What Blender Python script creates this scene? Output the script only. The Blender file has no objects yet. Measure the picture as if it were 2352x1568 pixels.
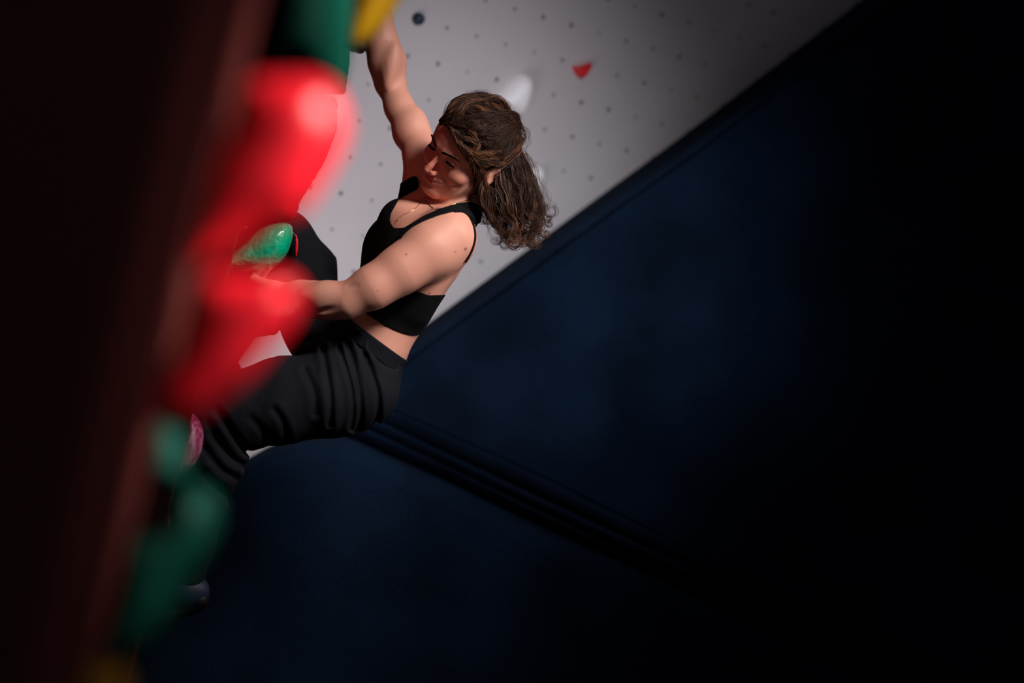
import bpy, math, random
import numpy as np
from mathutils import Matrix, Vector

# ---------------------------------------------------------------- camera frame
FPX = 85.0 / 36.0 * 2352          # focal length in pixels
D0 = 5.553                        # distance of the climber (1 px = 1 mm there)
G = np.array([-.248, -.965, -.0886]); G /= np.linalg.norm(G)      # gravity seen from the camera
Zr = -G
Yr = np.array([0, 0, -1.0]); Yr -= Yr.dot(Zr) * Zr; Yr /= np.linalg.norm(Yr)
Xr = np.cross(Yr, Zr)
R3 = np.array([Xr, Yr, Zr])       # camera axes -> world axes
CAM = np.array([0, 0, 2.35])

def tw(c):
    """camera-frame metres (right, up, back) -> world"""
    return np.asarray(c, float) @ R3.T + CAM

def P(px, py, d):
    return np.array([(px - 1176) / FPX * d, (784 - py) / FPX * d, -d])

def B(px, py, z=0.0):
    return P(px, py, D0 - z)

cam = bpy.data.cameras.new('camera')
cam.lens = 85; cam.sensor_width = 36; cam.clip_start = .02; cam.clip_end = 100
co = bpy.data.objects.new('camera', cam); bpy.context.collection.objects.link(co)
M = Matrix.Identity(4)
for i in range(3):
    for j in range(3): M[i][j] = R3[i, j]
    M[i][3] = CAM[i]
co.matrix_world = M
cam.dof.use_dof = True; cam.dof.focus_distance = D0 - .06; cam.dof.aperture_fstop = 1.45
cam.dof.aperture_blades = 0
sc = bpy.context.scene
sc.camera = co
sc.view_settings.view_transform = 'Standard'
try: sc.view_settings.look = 'None'
except Exception: pass
sc.view_settings.exposure = 0.0; sc.view_settings.gamma = 1.0; sc.view_settings.use_curve_mapping = False
sc.cycles.max_bounces = 6

w = bpy.data.worlds.new('world'); sc.world = w; w.use_nodes = True
w.node_tree.nodes['Background'].inputs[0].default_value = (.78, .78, 1.0, 1)
w.node_tree.nodes['Background'].inputs[1].default_value = .055

def spot(name, pos, tgt, power, deg, blend=1.0, size=.15, col=(1, 1, 1)):
    l = bpy.data.lights.new(name, 'SPOT'); l.energy = power; l.spot_size = math.radians(deg)
    l.spot_blend = blend; l.shadow_soft_size = size; l.color = col
    o = bpy.data.objects.new(name, l); bpy.context.collection.objects.link(o)
    p, t = tw(pos), tw(tgt)
    o.location = p
    o.rotation_euler = Vector(t - p).to_track_quat('-Z', 'Y').to_euler()
    return o

# lamps on the climber, then added spots imitating brightness falloff (camera-frame positions)
CL = B(930, 560)
spot('aimed_spot', CL + np.array([1.6, 1.65, 2.0]), B(900, 600), 340, 31, 1.0, .35, (1, .92, .85))        # on the climber
spot('aimed_spot', CL + np.array([2.3, .75, .9]), B(990, 590), 230, 22, 1.0, .3, (1, .90, .86))            # side light on her back
spot('aimed_spot', P(900, 700, 6.9) + np.array([1.2, .95, 1.7]), P(880, 660, 6.9), 85, 62, 1.0, .3, (1, .96, 1))  # added, shapes how the grey wall fades outward
spot('aimed_spot', P(640, 1050, 5.85), P(950, 420, 6.9), 21, 84, 1.0, .3, (1, .96, 1))  # unseen low lamp added for the grey wall's gradient
spot('aimed_spot', P(700, 400, 2.4) + np.array([1.3, .6, .65]), P(640, 480, 2.1), 460, 17.5, 1.0, .12, (1, .92, .88))  # separate spot added for the near holds, so their surroundings fall off
spot('aimed_spot', P(330, 650, 1.7) + np.array([1.1, .5, .6]), P(280, 620, 1.45), 22, 26, 1.0, .1, (1, .93, .88))   # weak added light that lifts the near wall
spot('aimed_spot', P(870, 20, 3.3) + np.array([1.1, .8, .9]), P(830, 40, 3.1), 230, 17, 1.0, .1, (1, .95, .88))     # small spot put in to brighten the top hold
spot('aimed_spot', P(1500, 700, 7) + np.array([1.0, 2.0, 3.0]), P(1380, 800, 6.9), 210, 18, 1.0, .3, (.85, .93, 1))   # added to make the bright pool on the padding
spot('aimed_spot', B(800, 300, 0) + np.array([-.15, -.1, 1.7]), B(1000, 400), 17, 40, 1.0, .3, (1, .50, .42))      # added reddish fill standing in for bounce off the red holds

# ---------------------------------------------------------------- helpers
def tag(o, label=None, cat=None, group=None, kind=None):
    if label: o['label'] = label
    if cat: o['category'] = cat
    if group: o['group'] = group
    if kind: o['kind'] = kind
    return o

def mesh(name, v, f, mat, parent=None, smooth=True, attr=None, world=False):
    v = np.asarray(v, float)
    if not world: v = tw(v)
    if parent is None:
        org = v.mean(0)
    else:
        org = np.array(parent.location)
    me = bpy.data.meshes.new(name)
    vv = (v - org).astype(np.float32)
    if isinstance(f, np.ndarray):
        n = f.shape[1]
        me.vertices.add(len(vv)); me.vertices.foreach_set('co', vv.ravel())
        me.loops.add(f.size); me.loops.foreach_set('vertex_index', f.astype(np.int32).ravel())
        me.polygons.add(len(f))
        me.polygons.foreach_set('loop_start', np.arange(0, f.size, n, dtype=np.int32))
        me.update(calc_edges=True)
    else:
        me.from_pydata(vv.tolist(), [], f); me.update()
    me.polygons.foreach_set('use_smooth', np.full(len(me.polygons), smooth, bool))
    if attr:
        for an, av in attr.items():
            if av.ndim == 1:
                a = me.attributes.new(an, 'FLOAT', 'POINT'); a.data.foreach_set('value', av.astype(np.float32))
    me.materials.append(mat)
    o = bpy.data.objects.new(name, me); bpy.context.collection.objects.link(o)
    if parent is None: o.location = org
    else: o.parent = parent
    me.validate(verbose=False)
    return o

def surface_nets(vol, org, h):
    ins = vol < 0
    nx, ny, nz = vol.shape
    cnt = np.zeros((nx-1, ny-1, nz-1), np.uint8)
    for a in (0, 1):
        for b in (0, 1):
            for c in (0, 1):
                cnt += ins[a:nx-1+a, b:ny-1+b, c:nz-1+c]
    act = (cnt > 0) & (cnt < 8)
    idx = np.argwhere(act)
    ids = np.full(act.shape, -1, np.int32); ids[act] = np.arange(len(idx))
    acc = np.zeros((len(idx), 3)); n = np.zeros(len(idx))
    cor = [(a, b, c) for a in (0, 1) for b in (0, 1) for c in (0, 1)]
    val = {k: vol[idx[:, 0]+k[0], idx[:, 1]+k[1], idx[:, 2]+k[2]] for k in cor}
    for p in cor:
        for ax in range(3):
            if p[ax]: continue
            q = list(p); q[ax] = 1; q = tuple(q)
            va, vb = val[p], val[q]
            m = (va < 0) != (vb < 0)
            t = va[m] / (va[m] - vb[m])
            pt = np.tile(np.array(p, float), (m.sum(), 1)); pt[:, ax] = t
            acc[m] += pt; n[m] += 1
    v = (idx + acc / n[:, None]) * h + org
    fs = []
    for ax in range(3):
        o1, o2 = (ax+1) % 3, (ax+2) % 3
        sl0 = [slice(None)]*3; sl1 = [slice(None)]*3
        sl0[ax] = slice(0, -1); sl1[ax] = slice(1, None)
        A, Bb = ins[tuple(sl0)], ins[tuple(sl1)]
        e = np.argwhere(A != Bb)
        e = e[(e[:, o1] > 0) & (e[:, o2] > 0) & (e[:, o1] < vol.shape[o1]-1) & (e[:, o2] < vol.shape[o2]-1)]
        fl = A[e[:, 0], e[:, 1], e[:, 2]]
        def cid(d1, d2):
            c = e.copy(); c[:, o1] -= d1; c[:, o2] -= d2
            return ids[c[:, 0], c[:, 1], c[:, 2]]
        q = np.stack([cid(1, 1), cid(0, 1), cid(0, 0), cid(1, 0)], 1)
        q[~fl] = q[~fl][:, ::-1]
        fs.append(q)
    f = np.concatenate(fs)
    f = f[(f >= 0).all(1)]
    return v, f

class Grid:
    def __init__(s, lo, hi, h):
        s.lo = np.array(lo, float); s.h = h
        n = np.ceil((np.array(hi) - s.lo) / h).astype(int) + 1
        s.n = n
        s.ax = [s.lo[i] + np.arange(n[i]) * h for i in range(3)]
        s.d = np.full(n, .2, np.float32)
    def block(s, lo, hi):
        a = np.clip(np.floor((np.array(lo) - s.lo) / s.h).astype(int), 0, s.n)
        b = np.clip(np.ceil((np.array(hi) - s.lo) / s.h).astype(int) + 1, 0, s.n)
        sl = tuple(slice(a[i], b[i]) for i in range(3))
        X = s.ax[0][sl[0]][:, None, None]; Y = s.ax[1][sl[1]][None, :, None]; Z = s.ax[2][sl[2]][None, None, :]
        return sl, X, Y, Z
    def comb(s, sl, p, k, op):
        d = s.d[sl]
        if op == 'add':
            h = np.maximum(k - np.abs(d - p), 0) / k
            s.d[sl] = np.minimum(d, p) - h*h*k*.25
        elif op == 'sub':
            h = np.maximum(k - np.abs(d + p), 0) / k
            s.d[sl] = np.maximum(d, -p) + h*h*k*.25
    def cone(s, a, b, ra, rb, k=.01, op='add'):
        a = np.asarray(a, float); b = np.asarray(b, float)
        m = max(ra, rb) + k + .015
        sl, X, Y, Z = s.block(np.minimum(a, b) - m, np.maximum(a, b) + m)
        ba = b - a; L2 = max(ba.dot(ba), 1e-9)
        px, py, pz = X - a[0], Y - a[1], Z - a[2]
        t = np.clip((px*ba[0] + py*ba[1] + pz*ba[2]) / L2, 0, 1)
        d = np.sqrt((px - t*ba[0])**2 + (py - t*ba[1])**2 + (pz - t*ba[2])**2) - (ra + (rb - ra)*t)
        s.comb(sl, d, k, op)
    def chain(s, pts, rad, k=.01, op='add'):
        for i in range(len(pts)-1): s.cone(pts[i], pts[i+1], rad[i], rad[i+1], k, op)
    def ell(s, c, r, axes=None, k=.01, op='add'):
        c = np.asarray(c, float); r = np.asarray(r, float)
        A = np.eye(3) if axes is None else np.array([np.asarray(x, float)/np.linalg.norm(x) for x in axes])
        m = max(r) + k + .015
        sl, X, Y, Z = s.block(c - m, c + m)
        px, py, pz = X - c[0], Y - c[1], Z - c[2]
        q0 = 0; q1 = 0
        for i in range(3):
            u = (px*A[i, 0] + py*A[i, 1] + pz*A[i, 2])
            q0 = q0 + (u/r[i])**2; q1 = q1 + (u/r[i]**2)**2
        k0 = np.sqrt(q0); k1 = np.sqrt(q1) + 1e-9
        d = k0*(k0-1)/k1
        s.comb(sl, d, k, op)
    def mesh(s):
        return surface_nets(s.d, s.lo, s.h)

def catmull(p, n=6, closed=True):
    p = np.asarray(p, float); N = len(p); out = []
    rng = range(N) if closed else range(N-1)
    for i in rng:
        g = lambda j: p[j % N] if closed else p[min(max(j, 0), N-1)]
        a, b, c, d = g(i-1), g(i), g(i+1), g(i+2)
        for t in np.arange(n)/n:
            out.append(.5*((2*b)+(-a+c)*t+(2*a-5*b+4*c-d)*t*t+(-a+3*b-3*c+d)*t**3))
    if not closed: out.append(p[-1])
    return np.array(out)

def poly_sdf(X, Y, poly):
    """signed distance, negative inside; X, Y arrays of one shape"""
    poly = np.asarray(poly, float); N = len(poly)
    d = np.full(X.shape, 1e9); ins = np.zeros(X.shape, bool)
    for i in range(N):
        a, b = poly[i], poly[(i+1) % N]
        e = b - a; L = e.dot(e) + 1e-12
        wx, wy = X - a[0], Y - a[1]
        t = np.clip((wx*e[0] + wy*e[1]) / L, 0, 1)
        d = np.minimum(d, (wx - e[0]*t)**2 + (wy - e[1]*t)**2)
        c = (a[1] > Y) != (b[1] > Y)
        with np.errstate(divide='ignore', invalid='ignore'):
            xi = (b[0]-a[0])*(Y-a[1])/(b[1]-a[1]+1e-15) + a[0]
        ins ^= c & (X < xi)
    d = np.sqrt(d)
    return np.where(ins, -d, d)

def blur2(A, s):
    r = int(3*s)+1; k = np.exp(-.5*(np.arange(-r, r+1)/s)**2); k /= k.sum()
    for ax in (0, 1):
        B_ = np.pad(A, [(r, r) if i == ax else (0, 0) for i in (0, 1)], mode='edge')
        A = sum(k[j]*np.take(B_, range(j, j + A.shape[ax]), axis=ax) for j in range(2*r+1))
    return A

# ---------------------------------------------------------------- materials
def mat(name, col, rough=.6, spec=.5, coat=0, bump=0, bscale=60, var=0, vscale=8, col2=None, sheen=0, sss=0):
    m = bpy.data.materials.new(name); m.use_nodes = True
    nt = m.node_tree; b = nt.nodes['Principled BSDF']
    b.inputs['Base Color'].default_value = (*col, 1); b.inputs['Roughness'].default_value = rough
    b.inputs['Specular IOR Level'].default_value = spec
    b.inputs['Coat Weight'].default_value = coat; b.inputs['Coat Roughness'].default_value = .08
    if sheen: b.inputs['Sheen Weight'].default_value = sheen
    if sss:
        b.inputs['Subsurface Weight'].default_value = sss; b.inputs['Subsurface Scale'].default_value = .01
        b.inputs['Subsurface Radius'].default_value = (1, .35, .2)
    tc = nt.nodes.new('ShaderNodeTexCoord')
    if var or col2:
        n = nt.nodes.new('ShaderNodeTexNoise'); n.inputs['Scale'].default_value = vscale; n.inputs['Detail'].default_value = 5
        nt.links.new(tc.outputs['Object'], n.inputs['Vector'])
        r = nt.nodes.new('ShaderNodeValToRGB'); r.color_ramp.elements[0].position = .35; r.color_ramp.elements[1].position = .65
        c2 = col2 or tuple(c*(1-var) for c in col)
        r.color_ramp.elements[0].color = (*c2, 1); r.color_ramp.elements[1].color = (*col, 1)
        nt.links.new(n.outputs['Fac'], r.inputs['Fac']); nt.links.new(r.outputs['Color'], b.inputs['Base Color'])
    if bump:
        n = nt.nodes.new('ShaderNodeTexNoise'); n.inputs['Scale'].default_value = bscale; n.inputs['Detail'].default_value = 4
        nt.links.new(tc.outputs['Object'], n.inputs['Vector'])
        bp = nt.nodes.new('ShaderNodeBump'); bp.inputs['Strength'].default_value = bump; bp.inputs['Distance'].default_value = .01
        nt.links.new(n.outputs['Fac'], bp.inputs['Height']); nt.links.new(bp.outputs['Normal'], b.inputs['Normal'])
    return m

m_red = mat('red_polyurethane', (.80, .010, .022), .36, .6, bump=.15, bscale=300)
m_redgloss = mat('red_gloss', (.8, .01, .02), .15)
m_green = mat('green_polyurethane', (.0, .15, .085), .55, .4, bump=.1, bscale=300)
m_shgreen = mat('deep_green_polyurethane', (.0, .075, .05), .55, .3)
m_greengloss = mat('green_gloss', (.0, .36, .19), .28, .6, coat=1.0, bump=1.0, bscale=28)
m_dgreen = mat('dark_green_paint', (.0, .12, .075), .55, .4)
m_yellow = mat('yellow_polyurethane', (.85, .43, .005), .55, .4)
m_navyhold = mat('navy_hold', (.01, .02, .045), .45)
m_blackgloss = mat('black_gloss', (.006, .006, .008), .12, .6)
m_blackshade = mat('black_shade', (.004, .004, .005), .9, .05)  # near-black for the green volume's shaded side
m_pink = mat('pink_marble', (.75, .36, .50), .35, .4, var=.1, vscale=1, col2=(.42, .025, .12))
m_white = mat('white_hold', (.95, .93, .96), .5)
m_maroon = mat('maroon_wall_paint', (.085, .016, .013), .85, .08, bump=.3, bscale=200)
m_navy = mat('navy_carpet', (.0055, .0150, .036), 1.0, .05, bump=.9, bscale=160, var=.55, vscale=3)
m_navy2 = m_navy
m_floor = mat('dark_floor', (.01, .012, .02), .9)
m_black = mat('dark_panel', (.01, .01, .012), .9)

# pink marble streaks run along the hold
nt = m_pink.node_tree
mp = nt.nodes.new('ShaderNodeMapping'); mp.inputs['Scale'].default_value = (110, 60, 22)
nz = [n for n in nt.nodes if n.type == 'TEX_NOISE'][0]
nt.links.new([n for n in nt.nodes if n.type == 'TEX_COORD'][0].outputs['Object'], mp.inputs['Vector'])
nt.links.new(mp.outputs['Vector'], nz.inputs['Vector'])
rr_ = [n for n in nt.nodes if n.type == 'VALTORGB'][0]; rr_.color_ramp.elements[0].position = .5; rr_.color_ramp.elements[1].position = .72

# ---------------------------------------------------------------- setting
# grey wall: plane fitted to the T-nut grid
WO = np.array([(1247.85-1176)/5553.3*6.95, -(39.2-784)/5553.3*6.95, -6.95])
WU = np.array([.8119, -.1572, -.5623])       # along a row of holes
WV = np.array([-.2482, -.9647, -.0886])      # straight down
WN = np.cross(WU, WV); WN /= np.linalg.norm(WN)
if WN.dot(-WO) < 0: WN = -WN                  # towards the camera
SA, SB = .1013, .1037

def wall_hit(px, py):
    r = P(px, py, 1.0)
    return r * (WO.dot(WN) / r.dot(WN))

def gmat():
    m = bpy.data.materials.new('pale_grey_wall'); m.use_nodes = True
    nt = m.node_tree; b = nt.nodes['Principled BSDF']; b.inputs['Roughness'].default_value = .85
    b.inputs['Specular IOR Level'].default_value = .2
    N = nt.nodes.new; Lk = nt.links.new
    def math_(op, a, bb=None, c=None):
        n = N('ShaderNodeMath'); n.operation = op
        for i, x in enumerate((a, bb, c)):
            if x is None: continue
            if isinstance(x, (int, float)): n.inputs[i].default_value = x
            else: Lk(x, n.inputs[i])
        return n.outputs[0]
    au = N('ShaderNodeAttribute'); au.attribute_name = 'gu'
    av = N('ShaderNodeAttribute'); av.attribute_name = 'gv'
    fu = math_('SUBTRACT', math_('FRACT', math_('ADD', au.outputs['Fac'], 50.5)), .5)
    fv = math_('SUBTRACT', math_('FRACT', math_('ADD', av.outputs['Fac'], 50.5)), .5)
    r2 = math_('SQRT', math_('ADD', math_('MULTIPLY', fu, fu), math_('MULTIPLY', fv, fv)))
    # a little size and darkness variation from hole to hole
    cu = math_('ROUND', au.outputs['Fac']); cv = math_('ROUND', av.outputs['Fac'])
    cb = N('ShaderNodeCombineXYZ'); Lk(cu, cb.inputs[0]); Lk(cv, cb.inputs[1])
    wn = N('ShaderNodeTexWhiteNoise'); wn.noise_dimensions = '2D'; Lk(cb.outputs[0], wn.inputs['Vector'])
    rad = math_('MULTIPLY_ADD', wn.outputs['Value'], .02, .045)
    msk = N('ShaderNodeMapRange'); msk.interpolation_type = 'SMOOTHSTEP'
    Lk(math_('SUBTRACT', r2, rad), msk.inputs['Value'])
    msk.inputs['From Min'].default_value = -.012; msk.inputs['From Max'].default_value = .018
    msk.inputs['To Min'].default_value = 1; msk.inputs['To Max'].default_value = 0
    tc = N('ShaderNodeTexCoord')
    n1 = N('ShaderNodeTexNoise'); n1.inputs['Scale'].default_value = 1.6; n1.inputs['Detail'].default_value = 4; Lk(tc.outputs['Object'], n1.inputs['Vector'])
    rp = N('ShaderNodeValToRGB'); rp.color_ramp.elements[0].position = .3; rp.color_ramp.elements[1].position = .7
    rp.color_ramp.elements[0].color = (.50, .47, .50, 1); rp.color_ramp.elements[1].color = (.56, .53, .54, 1)
    Lk(n1.outputs['Fac'], rp.inputs['Fac'])
    mx = N('ShaderNodeMix'); mx.data_type = 'RGBA'
    Lk(math_('MULTIPLY', msk.outputs[0], math_('MULTIPLY_ADD', wn.outputs['Value'], .35, .45)), mx.inputs['Factor'])
    Lk(rp.outputs['Color'], mx.inputs[6]); mx.inputs[7].default_value = (.035, .03, .05, 1)
    Lk(mx.outputs[2], b.inputs['Base Color'])
    n2 = N('ShaderNodeTexNoise'); n2.inputs['Scale'].default_value = 300; Lk(tc.outputs['Object'], n2.inputs['Vector'])
    bp = N('ShaderNodeBump'); bp.inputs['Strength'].default_value = .15; bp.inputs['Distance'].default_value = .005
    Lk(n2.outputs['Fac'], bp.inputs['Height']); Lk(bp.outputs['Normal'], b.inputs['Normal'])
    return m

gs = [(-22, -26), (34, -26), (34, 28), (-22, 28)]
gv = [WO + u*SA*WU + v*SB*WV for u, v in gs] + [WO + u*SA*WU + v*SB*WV - .15*WN for u, v in gs]
gwall = mesh('wall_back', gv, [(3, 2, 1, 0), (4, 5, 6, 7), (0, 1, 5, 4), (1, 2, 6, 5), (2, 3, 7, 6), (3, 0, 4, 7)], gmat(), smooth=False,
             attr={'gu': np.array([g[0] for g in gs]*2, float), 'gv': np.array([g[1] for g in gs]*2, float)})
tag(gwall, 'pale grey climbing wall with rows of small bolt holes', kind='structure')

# maroon climbing wall at the left, nearly edge-on
WT = np.array([.25, 1, 0]); WS = np.array([-.1145, 0, -1.0])
W0 = np.array([-.053, 0, 0])
def cw(depth, v): return W0 + WS*depth + WT*v
LN = np.cross(WT, WS); LN = LN/np.linalg.norm(LN)
if LN[0] < 0: LN = -LN
q = [cw(-1.5, -2.4), cw(7.05, -2.4), cw(7.05, 2.6), cw(-1.5, 2.6)]
lv = q + [p - .2*LN for p in q]
lw = mesh('wall_left', lv, [(0, 1, 2, 3), (7, 6, 5, 4), (1, 0, 4, 5), (2, 1, 5, 6), (3, 2, 6, 7), (0, 3, 7, 4)], m_maroon, smooth=False)
tag(lw, 'dark maroon climbing wall running away from the camera', kind='structure')

def wallx(py, d):
    """pixel column of the maroon wall surface at depth d, image row py"""
    y = (784-py)/FPX*d
    return 1176 + (-.053 - .1145*d + .25*y)/d*FPX

def boxw(name, lo, hi, mt):
    a, b = np.array(lo, float), np.array(hi, float)
    v = [(x, y, z) for z in (a[2], b[2]) for y in (a[1], b[1]) for x in (a[0], b[0])]
    f = [(0, 2, 3, 1), (4, 5, 7, 6), (0, 1, 5, 4), (2, 6, 7, 3), (0, 4, 6, 2), (1, 3, 7, 5)]
    return mesh(name, v, f, mt, smooth=False, world=True)
fl = boxw('floor', (-3.2, -2.5, -.1), (4.5, 12, 0), m_floor); tag(fl, 'dark gym floor', kind='structure')

# navy padding: two thick mats in front of the grey wall
def pad(name, rows, back, mt, nseg=90, parent=None, noise=.006, seed=1):
    """rows: list of polylines [(px,py,depth)...] from top to bottom, resampled and joined; back: depth of the rear"""
    rs = []
    for r in rows:
        r = np.array(r, float); L = np.r_[0, np.cumsum(np.linalg.norm(np.diff(r[:, :2], axis=0), axis=1))]
        t = np.linspace(0, L[-1], nseg)
        rs.append(np.stack([np.interp(t, L, r[:, k]) for k in range(3)], 1))
    fine = []
    for i in range(len(rs)-1):
        n = max(2, int(np.abs(rs[i+1][:, :2]-rs[i][:, :2]).max()/40)+1)
        for t in np.arange(n)/n: fine.append(rs[i]*(1-t)+rs[i+1]*t)
    fine.append(rs[-1])
    A = np.array(fine); nr = len(A)
    V = P(A[..., 0], A[..., 1], A[..., 2]).transpose(1, 2, 0)
    rg = np.random.RandomState(seed)
    for k in range(10):
        kk = rg.uniform(-9, 9, 3); V[..., 2] += noise*.35*np.sin(V @ kk + rg.uniform(0, 6))
    Bk = V.copy(); 
    k = (back/np.abs(V[..., 2]))[..., None]
    # rear layer goes straight back until just in front of the grey wall
    tt = ((V - WO) @ WN - .004) / WN[2]
    Bk[..., 2] = V[..., 2] - np.maximum(tt, .0)
    allv = np.concatenate([V.reshape(-1, 3), Bk.reshape(-1, 3)])
    F = []; o = nr*nseg
    for i in range(nr-1):
        for j in range(nseg-1):
            a = i*nseg+j; F.append((a, a+nseg, a+nseg+1, a+1)); F.append((o+a, o+a+1, o+a+nseg+1, o+a+nseg))
    for j in range(nseg-1):
        F.append((j, j+1, o+j+1, o+j)); a = (nr-1)*nseg+j; F.append((a+1, a, o+a, o+a+1))
    for i in range(nr-1):
        a = i*nseg; F.append((a+nseg, a, o+a, o+a+nseg)); a = i*nseg+nseg-1; F.append((a, a+nseg, o+a+nseg, o+a))
    return mesh(name, allv, F, mt, parent)

ramp = bpy.data.objects.new('padded_ramp', None); bpy.context.collection.objects.link(ramp)
ramp.location = tw(P(1500, 900, 7.0))
tag(ramp, 'large navy carpeted padding sloping up to the right against the grey wall', 'padding')
def gd(px, py, off): return -wall_hit(px, py)[2] - off
top = [(820, 864), (980, 745), (1300, 507), (1640, 258), (1980, 0), (3600, -1215)]
rim = [(855, 888), (1005, 778), (1300, 562), (1600, 350), (2010, 40), (3600, -1165)]
face_b = [(868, 925), (1010, 985), (1250, 1095), (1700, 1320), (2352, 1620), (3600, 2205)]
pad('top_edge', [[(x, y, min(gd(x, y, .008), 7.6)) for x, y in top], [(x, y, 6.72) for x, y in rim]], 7.7, m_navy, parent=ramp)
pad('front_panel', [[(x, y+3, 6.73) for x, y in rim], [(x, y, 6.62) for x, y in face_b]], 7.7, m_navy, parent=ramp, seed=3)
l1 = [(850, 948), (1010, 1025), (1250, 1140), (1700, 1352), (2352, 1655), (3600, 2240)]
l2 = [(835, 972), (1010, 1055), (1250, 1172), (1700, 1385), (2352, 1690), (3600, 2272)]
crs = [(800, 1003), (1010, 1095), (1250, 1212), (1700, 1410), (2352, 1712), (3600, 2300)]
pad('seam_band', [[(x, y+2, 6.62) for x, y in face_b], [(x, y, 6.64) for x, y in l1], [(x, y+4, 6.665) for x, y in l1],
                  [(x, y+9, 6.64) for x, y in l1], [(x, y, 6.66) for x, y in l2], [(x, y+4, 6.69) for x, y in l2],
                  [(x, y+9, 6.66) for x, y in l2], [(x, y, 6.72) for x, y in crs]], 7.7, m_navy, parent=ramp, seed=5)
ctop = [(wallx(1290, 6.4)+8, 1290), (410, 1190), (500, 1100), (560, 1058), (630, 1018), (700, 1003), (800, 1004), (1010, 1098), (1250, 1214), (1700, 1413), (2352, 1716), (3600, 2304)]
cfr = [(wallx(1310, 6.4)+8, 1310), (412, 1205), (505, 1118), (565, 1078), (635, 1038), (702, 1022), (800, 1022), (1000, 1116), (1240, 1234), (1690, 1436), (2345, 1740), (3600, 2330)]
def floor_row(px, d):
    a, b = tw(P(px, 1500, d))[2], tw(P(px, 2500, d))[2]
    return 1500 + 1000*(a-.012)/(a-b)
cbt = [(x, floor_row(x, 6.45)) for x in (95, 190, 310, 450, 600, 702, 800, 1000, 1240, 1690, 2345, 3600)]
cm = pad('crash_mat', [[(x, y, 6.69) for x, y in ctop], [(x, y, 6.61) for x, y in cfr], [(x, y, 6.45) for x, y in cbt]], 7.65, m_navy, seed=8)
tag(cm, 'navy landing mat in the dark below the climber, under the sloping padding', 'crash mat')

# ---------------------------------------------------------------- holds
def dome(name, poly, d, mt, H=.05, R=None, off=0.0, smooth=True, bl=2.0, parent=None, res=70, bias=0.0, flat=0.0):
    """puffy solid with the outline poly (pixels at depth d), H half-thickness in metres"""
    pl = catmull(poly, 6) if smooth else np.array(poly, float)
    xy = np.stack([(pl[:, 0]-1176)/FPX*d, (784-pl[:, 1])/FPX*d], 1)
    lo, hi = xy.min(0), xy.max(0); h = (hi-lo).max()/res
    lo = lo-4*h; hi = hi+4*h
    xs = np.arange(lo[0], hi[0], h); ys = np.arange(lo[1], hi[1], h)
    X, Y = np.meshgrid(xs, ys, indexing='ij')
    D2 = blur2(poly_sdf(X, Y, xy), bl)
    Rm = R or -D2.min()*.98
    t = np.clip(-D2/Rm, 0, 1)
    hh = H*(1-(1-t)**2)**.5
    hh = flat*H*(t > 0) + hh*(1-flat) if flat else hh
    zs = np.arange(-H-4*h, H+4*h, h)
    Z = zs[None, None, :]
    Zc = Z
    f = np.where(D2[:, :, None] < 0, (np.abs(Zc)-hh[:, :, None])*np.minimum(1, (H/Rm) ** -1 if H > Rm else 1), np.hypot(np.maximum(D2[:, :, None], 0), Zc))
    f = np.where(D2[:, :, None] < 0, f, f+1e-5)
    v, fc = surface_nets(f.astype(np.float32), np.array([lo[0], lo[1], zs[0]]), h)
    v[:, 2] -= d - off
    return mesh(name, v, fc, mt, parent)

def left_ext(poly, d, extra=6):
    """pull the points flagged None in x back into the maroon wall"""
    return [((wallx(y, d)-extra) if x is None else x, y) for x, y in poly]

# blurred holds close to the camera
h = dome('climbing_volume', left_ext([(None, -150), (655, -160), (672, -60), (668, 60), (655, 150), (640, 196), (None, 196)], 2.6), 2.6, m_blackshade, .07, bl=1.2)  # black body put in where the green volume's left side is shaded
tag(h, 'black volume at the top of the maroon wall, standing in for the shaded side of the dark green one', 'climbing volume')
h = dome('climbing_volume', left_ext([(None, -150), (720, -160), (830, -150), (814, -60), (806, 60), (796, 150), (780, 205), (720, 200), (None, 190)], 3.0), 3.0, m_dgreen, .13, bl=1.2)
tag(h, 'big dark green rounded volume at the top, above the large red hold', 'climbing volume')
h = dome('climbing_hold', left_ext([(796, 112), (800, 60), (808, 0), (780, -90), (700, -120), (None, -110), (None, -230), (760, -230), (900, -220), (975, -150), (955, -70), (916, 6), (891, 44), (860, 80), (828, 104)], 3.3), 3.3, m_yellow, .03)
tag(h, 'bright yellow blurred hold at the top edge, in front of the raised hand', 'climbing hold')
h = dome('climbing_hold', left_ext([(575, 182), (640, 176), (710, 178), (765, 208), (790, 280), (775, 350), (735, 420), (690, 482), (600, 525), (520, 572), (465, 606), (None, 596), (None, 470), (478, 370), (530, 290), (555, 220)], 2.0), 2.0, m_red, .042, bl=1.5)
tag(h, 'largest red hold, out of focus, above the glossy green hold', 'climbing hold', 'red blurred holds')
h = dome('climbing_hold', left_ext([(462, 650), (500, 630), (560, 632), (615, 632), (658, 636), (688, 668), (670, 735), (620, 800), (570, 860), (500, 915), (440, 955), (None, 965), (None, 880), (410, 800), (445, 720)], 2.0), 2.0, m_red, .042, bl=1.5)
tag(h, 'red blurred hold overlapping the climber\'s lower wrist', 'climbing hold', 'red blurred holds')
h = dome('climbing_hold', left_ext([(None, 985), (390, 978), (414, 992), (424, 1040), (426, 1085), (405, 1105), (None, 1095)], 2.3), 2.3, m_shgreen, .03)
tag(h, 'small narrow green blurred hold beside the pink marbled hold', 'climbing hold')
h = dome('climbing_hold', left_ext([(None, 1240), (372, 1190), (412, 1128), (455, 1108), (498, 1140), (506, 1200), (480, 1262), (430, 1340), (395, 1410), (330, 1480), (None, 1520), (None, 1350)], 2.3), 2.3, m_shgreen, .055, bl=1.5)
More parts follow.
